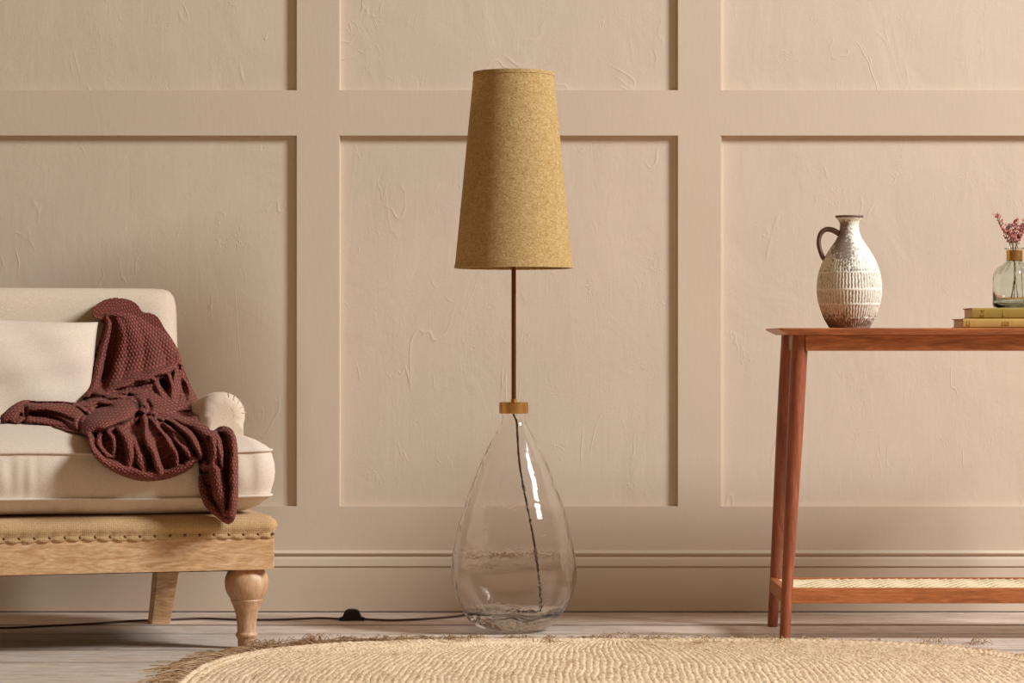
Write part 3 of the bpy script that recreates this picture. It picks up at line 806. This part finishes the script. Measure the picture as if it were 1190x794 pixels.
# rolled arms
def arm(sgn):
    bm = bmesh.new(); rings = []
    ys = [(.193, .45), (.195, .66), (.200, .82), (.210, .93), (.222, .985)]+[(.22+i*.05, 1.0) for i in range(1, 11)]
    for y, s in ys:
        dz = -.05*max(0, (y-.25))/.5; rr = .062*s
        cx, cz = -.093, .575+dz
        pts = []
        # outer side up, round the roll, inner side down
        pts.append((-.048-.010*(1-s)*3, .300)); pts.append((-.046, .40)); pts.append((-.044-.01*(1-s), .48)); pts.append((-.040, .53+dz*.5))
        for i in range(17):
            a = -.35+i*(PI+.5)/16; pts.append((cx+rr*math.cos(a), cz+rr*math.sin(a)))
        pts += [(-.140, .50), (-.138, .42), (-.138, .300)]
        rings.append([bm.verts.new((x if sgn > 0 else -W-x, y, z)) for x, z in pts])
    for a, b in zip(rings, rings[1:]):
        for i in range(len(a)-1): bm.faces.new((a[i], a[i+1], b[i+1], b[i]))
    bm.faces.new(rings[0]); bm.faces.new(list(reversed(rings[-1])))
    bmesh.ops.recalc_face_normals(bm, faces=bm.faces)
    # pleats fanned round the front of the roll
    for v in bm.verts:
        if v.co.y < .215 and v.co.z > .56:
            x = v.co.x if sgn > 0 else -W-v.co.x; a = math.atan2(v.co.z-.575, x+.093)
            v.co.y += .0012*math.cos(a*18)
    o = clink('arm', bm, 'linen', angle=60)
    pb = bmesh.new()
    for k in range(5):
        a = .15+k*.28; c_ = math.cos(a); s_ = math.sin(a)
        tube(pb, [(((-.093+.050*c_) if sgn > 0 else -W+.093-.050*c_), .1975, .575+.050*s_), (((-.093+.0606*c_) if sgn > 0 else -W+.093-.0606*c_), .206, .575+.0606*s_), (((-.093+.0616*c_) if sgn > 0 else -W+.093-.0616*c_), .224, .575+.0616*s_)], .0008, 6)
    clink('pleat', pb, 'linen', o, 180)
arm(1); arm(-1)
# back
bm = bmesh.new(); BX0, BX1 = -W+.125, -.125
rings = []
def back_section(t_):                    # front and back y at height fraction t_
    z = .30+(.905-.30)*t_
    return z, .585+.125*t_, .75+.075*t_
nz = 26; zs = [back_section(i/(nz-1)) for i in range(nz)]
rad = .05
def xlim(z):
    top = .905; dz = max(0, z-(top-.06)); e_ = .06-math.sqrt(max(0, .06**2-dz**2))
    return e_
path = [(yf, z) for z, yf, yb_ in zs]
# cross-section at each x-column: loop front bottom -> top (rounded) -> back bottom
cols = []
xcols = [(BX0, 1.0), (BX0+.006, .6), (BX0+.018, .28), (BX0+.036, .08), (BX0+.06, 0)]+[(BX0+.06+(BX1-BX0-.12)*i/24, 0) for i in range(1, 24)]+[(BX1-.06, 0), (BX1-.036, .08), (BX1-.018, .28), (BX1-.006, .6), (BX1, 1.0)]
for x, e_ in xcols:
    top = .908-.045*e_**1.5; inset = .045*e_
    loop = []
    for i in range(20):
        t_ = i/19; z = .30+(top-.055-.30)*t_; f = (z-.30)/.605; loop.append((.585+.125*f+inset-.012*math.sin(PI*f)*(1-e_), z))
    f = (top-.30)/.605; yf = .585+.125*((top-.055-.30)/.605)+inset; yb_ = .75+.075*f-inset; rr = (yb_-yf)/2
    for i in range(1, 12):
        a = PI-i*PI/12; loop.append(((yf+yb_)/2+rr*math.cos(a), top-.055+.055*math.sin(a)))
    for i in range(12):
        t_ = 1-i/11; z = .30+(top-.055-.30)*t_; loop.append((.75+.075*(z-.30)/.605-inset, z))
    cols.append([bm.verts.new((x, y, z)) for y, z in loop])
for a, b in zip(cols, cols[1:]):
    for i in range(len(a)-1): bm.faces.new((a[i], a[i+1], b[i+1], b[i]))
    bm.faces.new((a[-1], a[0], b[0], b[-1]))
bm.faces.new(cols[0]); bm.faces.new(list(reversed(cols[-1])))
bmesh.ops.recalc_face_normals(bm, faces=bm.faces)
clink('backrest', bm, 'linen', angle=60)

# ------------------------------------------------------------------ scatter cushion (leans on the back)
def pillow(w, h, t, n=56):
    vs = []; 
    for side in (1, -1):
        for j in range(n):
            for i in range(n):
                u = -1+2*i/(n-1); v = -1+2*j/(n-1)
                e_ = (max(0, 1-abs(u)**2.6)*max(0, 1-abs(v)**2.6))**.42
                # pinched sides between the corners
                px_ = u*w/2*(1-.045*(1-v*v)*abs(u)); pz_ = v*h/2*(1-.055*(1-u*u)*abs(v))
                wr = .0035*math.sin(u*7+v*5)+.003*math.sin(v*13-u*4)
                vs.append((px_, -side*(t/2*e_+wr*e_), pz_))
    fs = []
    for s in (0, 1):
        o = s*n*n
        for j in range(n-1):
            for i in range(n-1):
                q = o+j*n+i; f = (q, q+1, q+n+1, q+n); fs.append(f if s == 0 else f[::-1])
    return vs, fs
pv, pf = pillow(.50, .37, .15)
pr_ = cl(119, 374, .52)                   # its top right corner
pc = Vector((pr_.x-.262, .535, .650))
pil = np_obj('scatter_cushion', pv, pf, 'cushion_linen')
bmx = bmesh.new(); bmx.from_mesh(pil.data); bmesh.ops.remove_doubles(bmx, verts=bmx.verts, dist=1e-5); bmesh.ops.recalc_face_normals(bmx, faces=bmx.faces); bmx.to_mesh(pil.data); bmx.free(); pil.data.shade_smooth()
pil.location = cw(pc); pil.rotation_euler = (math.radians(-15), math.radians(3.0), TH)
tag(pil, 'plump cream linen cushion leaning on the back of the armchair', 'cushion')

# ------------------------------------------------------------------ knitted throw
# one continuous blanket: a draped base sheet, raised into folds along crest lines, with the knit relief on top
OUT = [(107,364),(112,354),(122,348),(134,346),(150,348),(160,354),(166,362),(176,364),(184,369),(192,382),(201,395),(209,410),(212,422),(217,436),(224,452),(231,466),(230,478),
       (231,488),(241,495),(247,500),(254,496),(262,495),(270,499),(275,510),(277,530),(277.5,555),(277,580),(275,597),(271,607),(263,609.5),(252,602),(240,592),(233,578),(230,562),(231,545),(228,538),
       (222,545),(210,552),(196,557),(184,559),(170,560),(155,558),(140,553),(128,547),(118,540),(108,530),(103,518),(100,507),(90,504),(75,500),(60,496),(45,493),(30,492),(12,496),(2,494),(0,484),(6,478),
       (14,471),(27,465),(45,466),(70,466),(93,467),(97,455),(104,430),(112,405),(118,385),(119,376),(110,370)]
BASE = [(108,364,.665),(134,346,.672),(160,355,.672),(184,369,.68),(211,420,.63),(150,380,.625),(125,385,.62),(200,400,.625),(110,430,.575),(150,430,.57),(200,440,.56),(224,455,.56),
        (98,460,.49),(150,460,.42),(205,465,.42),(231,470,.44),(0,485,.25),(30,468,.32),(30,492,.20),(60,466,.34),(60,496,.18),(100,480,.24),(150,480,.22),(200,485,.20),(231,487,.20),
        (100,502,.08),(150,502,.05),(200,502,.05),(250,499,.08),(270,500,.05),(104,520,-.022),(150,520,-.022),(200,520,-.022),(250,520,-.024),(276,520,-.018),
        (110,532,-.030),(150,555,-.032),(200,555,-.032),(240,550,-.034),(276,550,-.034),(234,585,-.038),(262,608,-.042),(276,590,-.038)]
# crest lines: points, half widths (px), heights (m), skew (>0: steep on the left / lower side)
RIDGE = [
 # tucked hump on top
 ([(108,367),(116,357),(130,350),(146,351),(158,357),(165,364)], [5,7,9,9,7,4], [.012,.026,.034,.034,.026,.012], .2),
 ([(168,366),(181,370),(192,386),(202,404),(208,420)], [4,5,6,6,5], [.006,.012,.014,.014,.012], -.3),
 # turned edge of the main fan
 ([(119,373),(123,367.5),(134,366),(150,367.5),(166,371),(181,378),(190,390)], [3,4,5,5,5,5,4], [.035,.05,.052,.05,.048,.044,.03], .35),
 ([(123,368),(126.5,382),(123.5,400),(116.5,422),(109,444),(102,458)], [4,4.5,5,5.5,5.5,4.5], [.05,.055,.055,.052,.05,.04], .1),
 ([(137,368),(144,388),(143,410),(139,430),(135,446)], [8,9,10,10,8], [.048,.046,.044,.040,.036], .3),
 ([(150,368),(158,388),(160,410),(154,432),(147,448)], [15,17,17,15,11], [.052,.054,.052,.048,.040], .0),
 ([(164,371),(175,390),(180,408),(178,424),(170,438)], [15,18,20,17,12], [.053,.056,.057,.054,.045], .0),
 ([(178,376),(190,394),(200,412),(204,420)], [13,15,16,11], [.050,.054,.056,.052], .0),
 ([(205,411),(207,419),(200,427)], [4,5,5], [.055,.062,.055], 0),
 # fold crossing up to the right
 ([(124,456),(138,449),(156,442),(176,436),(194,430),(207,423)], [4,6,7,7,7,5], [.035,.055,.064,.068,.070,.055], .45),
 ([(176,438),(183,447),(189,459),(196,470)], [4,5,5,4], [.05,.055,.052,.04], .2),
 ([(204,425),(204,440),(202,455),(203,470)], [5,6.5,6.5,5], [.055,.060,.058,.045], .3),
 ([(194,432),(199,446),(201,460),(202,472)], [3,3.5,3.5,3], [.052,.057,.055,.045], .2),
 ([(213,436),(217,452),(222,467),(224,476)], [3,4,5,4], [.014,.020,.026,.02], .2),
 ([(210,474),(217,469),(222,474)], [2,3,2], [.035,.042,.03], 0),
 # gathered bands
 ([(96,460),(108,456),(124,459),(138,457),(150,456),(164,458),(180,462)], [4,5,5,4,4,4.5,4], [.028,.040,.046,.044,.046,.044,.034], .4),
 ([(104,466),(122,466),(142,469),(160,467),(180,468),(202,472),(220,478)], [4,7,8,9,10,9,5], [.030,.052,.062,.066,.066,.058,.034], .3),
 ([(150,476),(170,478),(190,478),(214,481)], [5,7,6,4], [.05,.06,.05,.03], .5),
 ([(128,463),(140,463),(156,464),(168,469),(172,478)], [3,4,4.5,4.5,3], [.055,.062,.068,.070,.06], .2),
 # tail to the left
 ([(4,487),(12,480),(22,476),(28,478)], [6,9,9,6], [.018,.030,.036,.03], .2),
 ([(10,476),(20,470),(29,467.5)], [4,4,3], [.018,.028,.02], 0),
 ([(30,482),(34,474),(50,473.5),(66,476.5),(80,483),(92,492),(100,502)], [5,8,10,11,12,12,8], [.034,.060,.072,.076,.074,.066,.04], .35),
 ([(26,468),(50,468),(74,469),(94,470),(112,468)], [2.5,3,3.5,3.5,3], [.020,.032,.036,.038,.036], .2),
 ([(84,470),(94,474),(104,479)], [2.5,3,2.5], [.05,.062,.05], 0),
 ([(14,489),(34,489),(54,491),(74,496),(90,500)], [4,5,5,5,4], [.020,.034,.038,.036,.028], .2),
 # plump lit fold
 ([(156,471),(148,475),(136,480),(122,486),(109,492),(101,500),(101,510)], [9,14,15.5,15.5,14,11,8], [.080,.118,.132,.132,.122,.095,.06], .15),
 # hanging loops
 ([(101,502),(104,516),(110,528),(122,538),(140,545),(160,550),(178,552),(188,550)], [7,8,8.5,9,9,9,8,5], [.050,.058,.060,.060,.060,.058,.052,.036], .0),
 ([(122,497),(116,506),(116,518),(124,528),(134,532)], [4,4,4,4,3], [.05,.052,.05,.046,.03], -.2),
 ([(124,500),(131,510),(134,520),(132,528)], [3.5,4,4,3], [.05,.05,.046,.034], 0),
 ([(134,495),(144,505),(149,517),(151,532),(150,546)], [5,6.5,7,7.5,6], [.060,.064,.064,.060,.05], .3),
 ([(150,508),(158,520),(162,534),(165,548)], [4,6,7,6], [.040,.054,.058,.05], .4),
 ([(168,480),(167,494),(170,508),(176,522),(182,536),(185,550)], [4,4.5,5,5.5,6,5], [.060,.076,.078,.074,.066,.05], .15),
 # fan of folds spreading right
 ([(172,483),(184,496),(195,511),(203,526),(206,542)], [3.5,4,4.5,5,4], [.052,.050,.046,.042,.03], .4),
 ([(175,484),(192,496),(206,510),(217,524),(224,536)], [3.5,4,4.5,5,4], [.055,.054,.052,.050,.04], .4),
 ([(180,484),(198,490),(213,500),(224,513),(231,529)], [4,5,6,6.5,5], [.060,.070,.074,.072,.06], .45),
 ([(186,550),(198,549),(210,545),(222,538),(230,530)], [5,6,6,5.5,4], [.034,.044,.048,.050,.045], .0),
 ([(186,484),(206,486),(224,491),(238,500),(246,512),(248,526),(246,538)], [3,6,9,10,10,9,7], [.055,.080,.092,.096,.094,.086,.07], .3),
 ([(212,485),(230,491),(244,500),(253,512),(256,528),(258,542)], [3,4,5,5,5,4], [.070,.080,.086,.086,.080,.06], .2),
 # long tail at the right
 ([(246,534),(250,550),(254,566),(259,582),(263,596)], [7,9,11,12,10], [.062,.070,.070,.066,.05], .3),
 ([(235,540),(247,541),(256,545)], [5,6,4], [.04,.064,.05], 0),
 ([(254,500),(262,499),(269,506),(271,520),(271,540),(270.5,560),(269.5,580),(267,598)], [5,7,7,6.5,6.5,7,8,8], [.040,.060,.070,.076,.080,.082,.078,.06], .35),
 ([(233,550),(235,568),(241,584),(252,597),(263,604),(271,600)], [4,4.5,5.5,6.5,6.5,5], [.020,.026,.032,.038,.040,.034], .0),
]
PIT = [(126,416,6,34,10,.045),(190,449,5,9,-25,.035),(216,482,12,5,5,.03),(119,514,3.5,9,-20,.02),(139,520,5,10,-5,.02),(158,497,10,9,20,.03),(60,469,28,2.5,2,.03),(120,474,12,3,-8,.03),
       (193,500,3,14,-40,.02),(205,508,3,14,-45,.02),(190,530,7,14,-20,.02),(250,497,6,4,0,.03),(262,530,3,20,0,.02),(236,560,4,14,0,.008),(214,452,4,10,-15,.02),(160,361,12,3,15,.01)]
def tps(pts):
    A = np.array(pts, float); X = A[:, :2]/100; n = len(A)
    def K(r2): return .5*r2*np.log(r2+1e-12)
    r2 = ((X[:, None]-X[None])**2).sum(-1); Pm = np.hstack([np.ones((n, 1)), X])
    Mx = np.block([[K(r2)+np.eye(n)*1e-3, Pm], [Pm.T, np.zeros((3, 3))]]); c = np.linalg.solve(Mx, np.concatenate([A[:, 2], np.zeros(3)]))
    def f(Q):
        Q = Q/100; return K(((Q[:, None]-X[None])**2).sum(-1))@c[:n]+c[n]+Q@c[n+1:]
    return f
STEP = .62
gx = np.arange(-2, 280, STEP); gy = np.arange(343, 612, STEP)
GX, GY = np.meshgrid(gx, gy); Q0 = np.stack([GX.ravel(), GY.ravel()], 1)
poly = cr(OUT+[OUT[0]], 900)
def seg_dist(Q, P):
    best = np.full(len(Q), 1e9); bs = np.zeros(len(Q)); sg = np.zeros(len(Q))
    L_ = np.concatenate([[0], np.cumsum(np.linalg.norm(np.diff(P, axis=0), axis=1))])
    for i in range(len(P)-1):
        d = P[i+1]-P[i]; l2 = (d**2).sum()+1e-9; t = np.clip(((Q-P[i])@d)/l2, 0, 1); e = Q-(P[i]+t[:, None]*d); r = np.sqrt((e**2).sum(1)); k = r < best
        best[k] = r[k]; bs[k] = (L_[i]+t*math.sqrt(l2))[k]; sg[k] = -np.sign(d[0]*e[:, 1]-d[1]*e[:, 0])[k]
    return best, bs, sg, L_[-1]
inside = np.zeros(len(Q0), bool)
for i in range(len(poly)-1):
    (x1, y1), (x2, y2) = poly[i], poly[i+1]
    k = ((y1 > Q0[:, 1]) != (y2 > Q0[:, 1])) & (Q0[:, 0] < (x2-x1)*(Q0[:, 1]-y1)/(y2-y1+1e-12)+x1); inside ^= k
Q = Q0[inside]; n = len(Q)
wobx = np.stack([np.sin(Q[:, 1]*.33)*.5+np.sin(Q[:, 0]*.21+Q[:, 1]*.13)*.8, np.sin(Q[:, 0]*.29)*.5+np.sin(Q[:, 1]*.17-Q[:, 0]*.19)*.8], 1)
edist = seg_dist(Q, poly[::3])[0]
base_yl = tps(BASE)(Q)
Hh = np.zeros(n); top = np.full(n, -1.0); UA = np.arctan2(Q[:, 0]-120, Q[:, 1]-220)*170/458; VA = np.hypot(Q[:, 0]-120, Q[:, 1]-220)/458
num = np.full(n, 1.0)
kk = 260.0
for ri_, (P_, w_, h_, sk) in enumerate(RIDGE):
    heap = 1.0 if ri_ < 9 else .82; w_ = [q_*heap for q_ in w_]
    m = 30; A = cr([(p[0], p[1], w, h) for p, w, h in zip(P_, w_, h_)], m); P2 = A[:, :2]
    bb = (Q[:, 0] > P2[:, 0].min()-26) & (Q[:, 0] < P2[:, 0].max()+26) & (Q[:, 1] > P2[:, 1].min()-26) & (Q[:, 1] < P2[:, 1].max()+26)
    idx = np.nonzero(bb)[0]; r, s, sg, Lt = seg_dist(Q[idx]+wobx[idx]*.8, P2)
    w = np.interp(s/Lt, np.linspace(0, 1, m), A[:, 2]); h = np.interp(s/Lt, np.linspace(0, 1, m), A[:, 3])
    rs = r*sg; wl = w*(1.15-.45*sk); wr = w*(1.15+.75*sk); ww = np.where(rs < 0, wl, wr); f = r/ww
    prof = np.where(f < 1.0, np.sqrt(np.clip(1-(f*.92)**2, 0, 1))*(1-f**4*.35), 0)
    prof = np.where(f < 1, prof, .14*np.exp(-(f-1)*5))
    if 4 <= ri_ <= 7: prof = np.exp(-(f*.78)**2)
    Hi = h*prof
    num[idx] += np.exp(kk*Hi*2)-1
    k = Hi > top[idx]; j = idx[k]; top[j] = Hi[k]
    if 4 <= ri_ <= 7: UA[j] = np.arctan2(Q[j, 0]-120, Q[j, 1]-220)*170/458; VA[j] = np.hypot(Q[j, 0]-120, Q[j, 1]-220)/458; continue
    UA[j] = (np.arcsin(np.clip(rs/ww, -1, 1))*ww*1.0)[k]/458; VA[j] = s[k]/458
Hh = np.log(num)/(kk*2)
CREASE = [[(120,461),(140,454),(160,449),(182,444)], [(94,466),(112,462),(130,465),(148,462)], [(150,459),(160,466),(161,476),(156,486),(142,493),(126,499),(112,508)], [(100,479),(93,486),(92,496),(97,510)],
          [(160,480),(176,484),(205,482),(229,487)], [(164,483),(160,498),(165,516),(176,541)], [(242,510),(245,526),(242,538)], [(254,504),(261,520),(262,545),(264,570),(264,590)], [(30,476),(30,484),(26,492)], [(36,480),(52,479.5),(68,482),(84,489)],
          [(171,466),(175,474),(171,481)], [(186,496),(198,510),(208,524),(212,538)], [(192,490),(208,500),(222,516),(229,530)], [(118,364),(130,361.5),(146,361),(160,364.5),(170,369),(184,375)], [(208,426),(207,445),(208,466)]]
for cp_ in CREASE:
    r = seg_dist(Q, cr(cp_, 24))[0]; Hh -= .030*np.exp(-(r/2.1)**2)
for cx_, cy_, rx_, ry_, an, dp in PIT:
    a = math.radians(an); dx = Q[:, 0]-cx_; dy = Q[:, 1]-cy_; e_ = ((dx*math.cos(a)+dy*math.sin(a))/rx_)**2+((-dx*math.sin(a)+dy*math.cos(a))/ry_)**2
    Hh -= dp*np.exp(-e_*e_)*(1.9 if 445 < cy_ < 512 else 1.1)
UA = UA+np.sin(VA*60)*.001
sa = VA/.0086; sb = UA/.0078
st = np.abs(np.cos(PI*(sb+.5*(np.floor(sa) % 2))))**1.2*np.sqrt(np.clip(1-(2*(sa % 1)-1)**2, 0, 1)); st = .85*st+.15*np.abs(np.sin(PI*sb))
rd = np.clip(edist/4.5, 0, 1); edge_in = 1-np.sqrt(1-(1-rd)**2)
yl = base_yl-Hh-st*.0035+edge_in*.022
zq = CAMZ-(Q[:, 1]-397)*6.86/F
lim = np.interp(zq, [.38, .40, .44, .492, .504, .518, .532, .543, .551, .556, .560, .566], [-.018, -.023, -.030, -.020, -.008, .014, .046, .085, .13, .19, .28, .60])
yl = np.minimum(yl, lim)
yb = base_yl+.010; yb = np.maximum(yb, yl+.004); low = Q[:, 1] > 505; yb[low] = np.maximum(yl[low]+.002, np.minimum(yb[low], -.017+np.clip((520-Q[low, 1])/15, 0, 1)*.08))
def proj(Q, yl):
    k = (Q[:, 0]-595)/F; d = (yl+(CORN.x*(-math.sin(TH))+CORN.y*math.cos(TH))-CAMY*math.cos(TH))/(k*(-math.sin(TH))+math.cos(TH))
    return np.stack([k*d, CAMY+d, CAMZ-(Q[:, 1]-397)*d/F], 1)
Vf = proj(Q, yl); Vb = proj(Q, yb)
ID = np.full(len(Q0), -1); ID[inside] = np.arange(n); ID = ID.reshape(GX.shape)
a, b, c_, d_ = ID[:-1, :-1], ID[:-1, 1:], ID[1:, 1:], ID[1:, :-1]
ok = (a >= 0) & (b >= 0) & (c_ >= 0) & (d_ >= 0)
fr = np.stack([a[ok], d_[ok], c_[ok], b[ok]], 1); bk = fr[:, ::-1]+n
okp = np.pad(ok, 1); sides = []
for dy, dx, (p, q) in ((0, -1, (a, d_)), (0, 1, (c_, b)), (-1, 0, (b, a)), (1, 0, (d_, c_))):
    nb_ = okp[1+dy:okp.shape[0]-1+dy, 1+dx:okp.shape[1]-1+dx]; e_ = ok & ~nb_
    sides.append(np.stack([q[e_], p[e_], p[e_]+n, q[e_]+n], 1))
V_ = np.vstack([Vf, Vb]); FF = np.vstack([fr, bk]+sides)
used = np.unique(FF); remap = np.full(len(V_), -1); remap[used] = np.arange(len(used)); V_ = V_[used]; FF = remap[FF]
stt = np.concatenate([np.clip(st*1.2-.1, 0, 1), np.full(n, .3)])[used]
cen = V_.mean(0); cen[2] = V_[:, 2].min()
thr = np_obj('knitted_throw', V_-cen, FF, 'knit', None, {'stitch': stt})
thr.location = cen
tag(thr, 'chunky rust brown knitted throw draped over the armchair back and seat', 'blanket')

# ------------------------------------------------------------------ light
w = bpy.data.worlds.new('world'); bpy.context.scene.world = w; w.use_nodes = True
bg = w.node_tree.nodes['Background']; bg.inputs[0].default_value = (1.0, .63, .31, 1); bg.inputs[1].default_value = .20
def area(name, loc, tgt, sx, sy, power, col):
    l = bpy.data.lights.new(name, 'AREA'); l.shape = 'RECTANGLE'; l.size = sx; l.size_y = sy; l.energy = power; l.color = col
    o = bpy.data.objects.new(name, l); C.objects.link(o); o.location = loc
    o.rotation_euler = (Vector(tgt)-Vector(loc)).to_track_quat('-Z', 'Y').to_euler(); return o
area('window_light', (7.6, -3.8, 6.0), (0, -.3, .8), 1.8, 3.0, 1400, (.88, .925, .955))

cam = bpy.data.cameras.new('camera'); co = bpy.data.objects.new('camera', cam); C.objects.link(co)
cam.sensor_width = 36; cam.lens = F/1190*36; co.location = (0, CAMY, CAMZ); co.rotation_euler = (PI/2, 0, 0)
cam.clip_end = 60
sc = bpy.context.scene; sc.camera = co
sc.view_settings.view_transform = 'Standard'; sc.view_settings.look = 'None'; sc.view_settings.gamma = 1; sc.view_settings.exposure = 0
sc.view_settings.use_curve_mapping = False
sc.cycles.max_bounces = 14; sc.cycles.transmission_bounces = 12; sc.cycles.transparent_max_bounces = 12
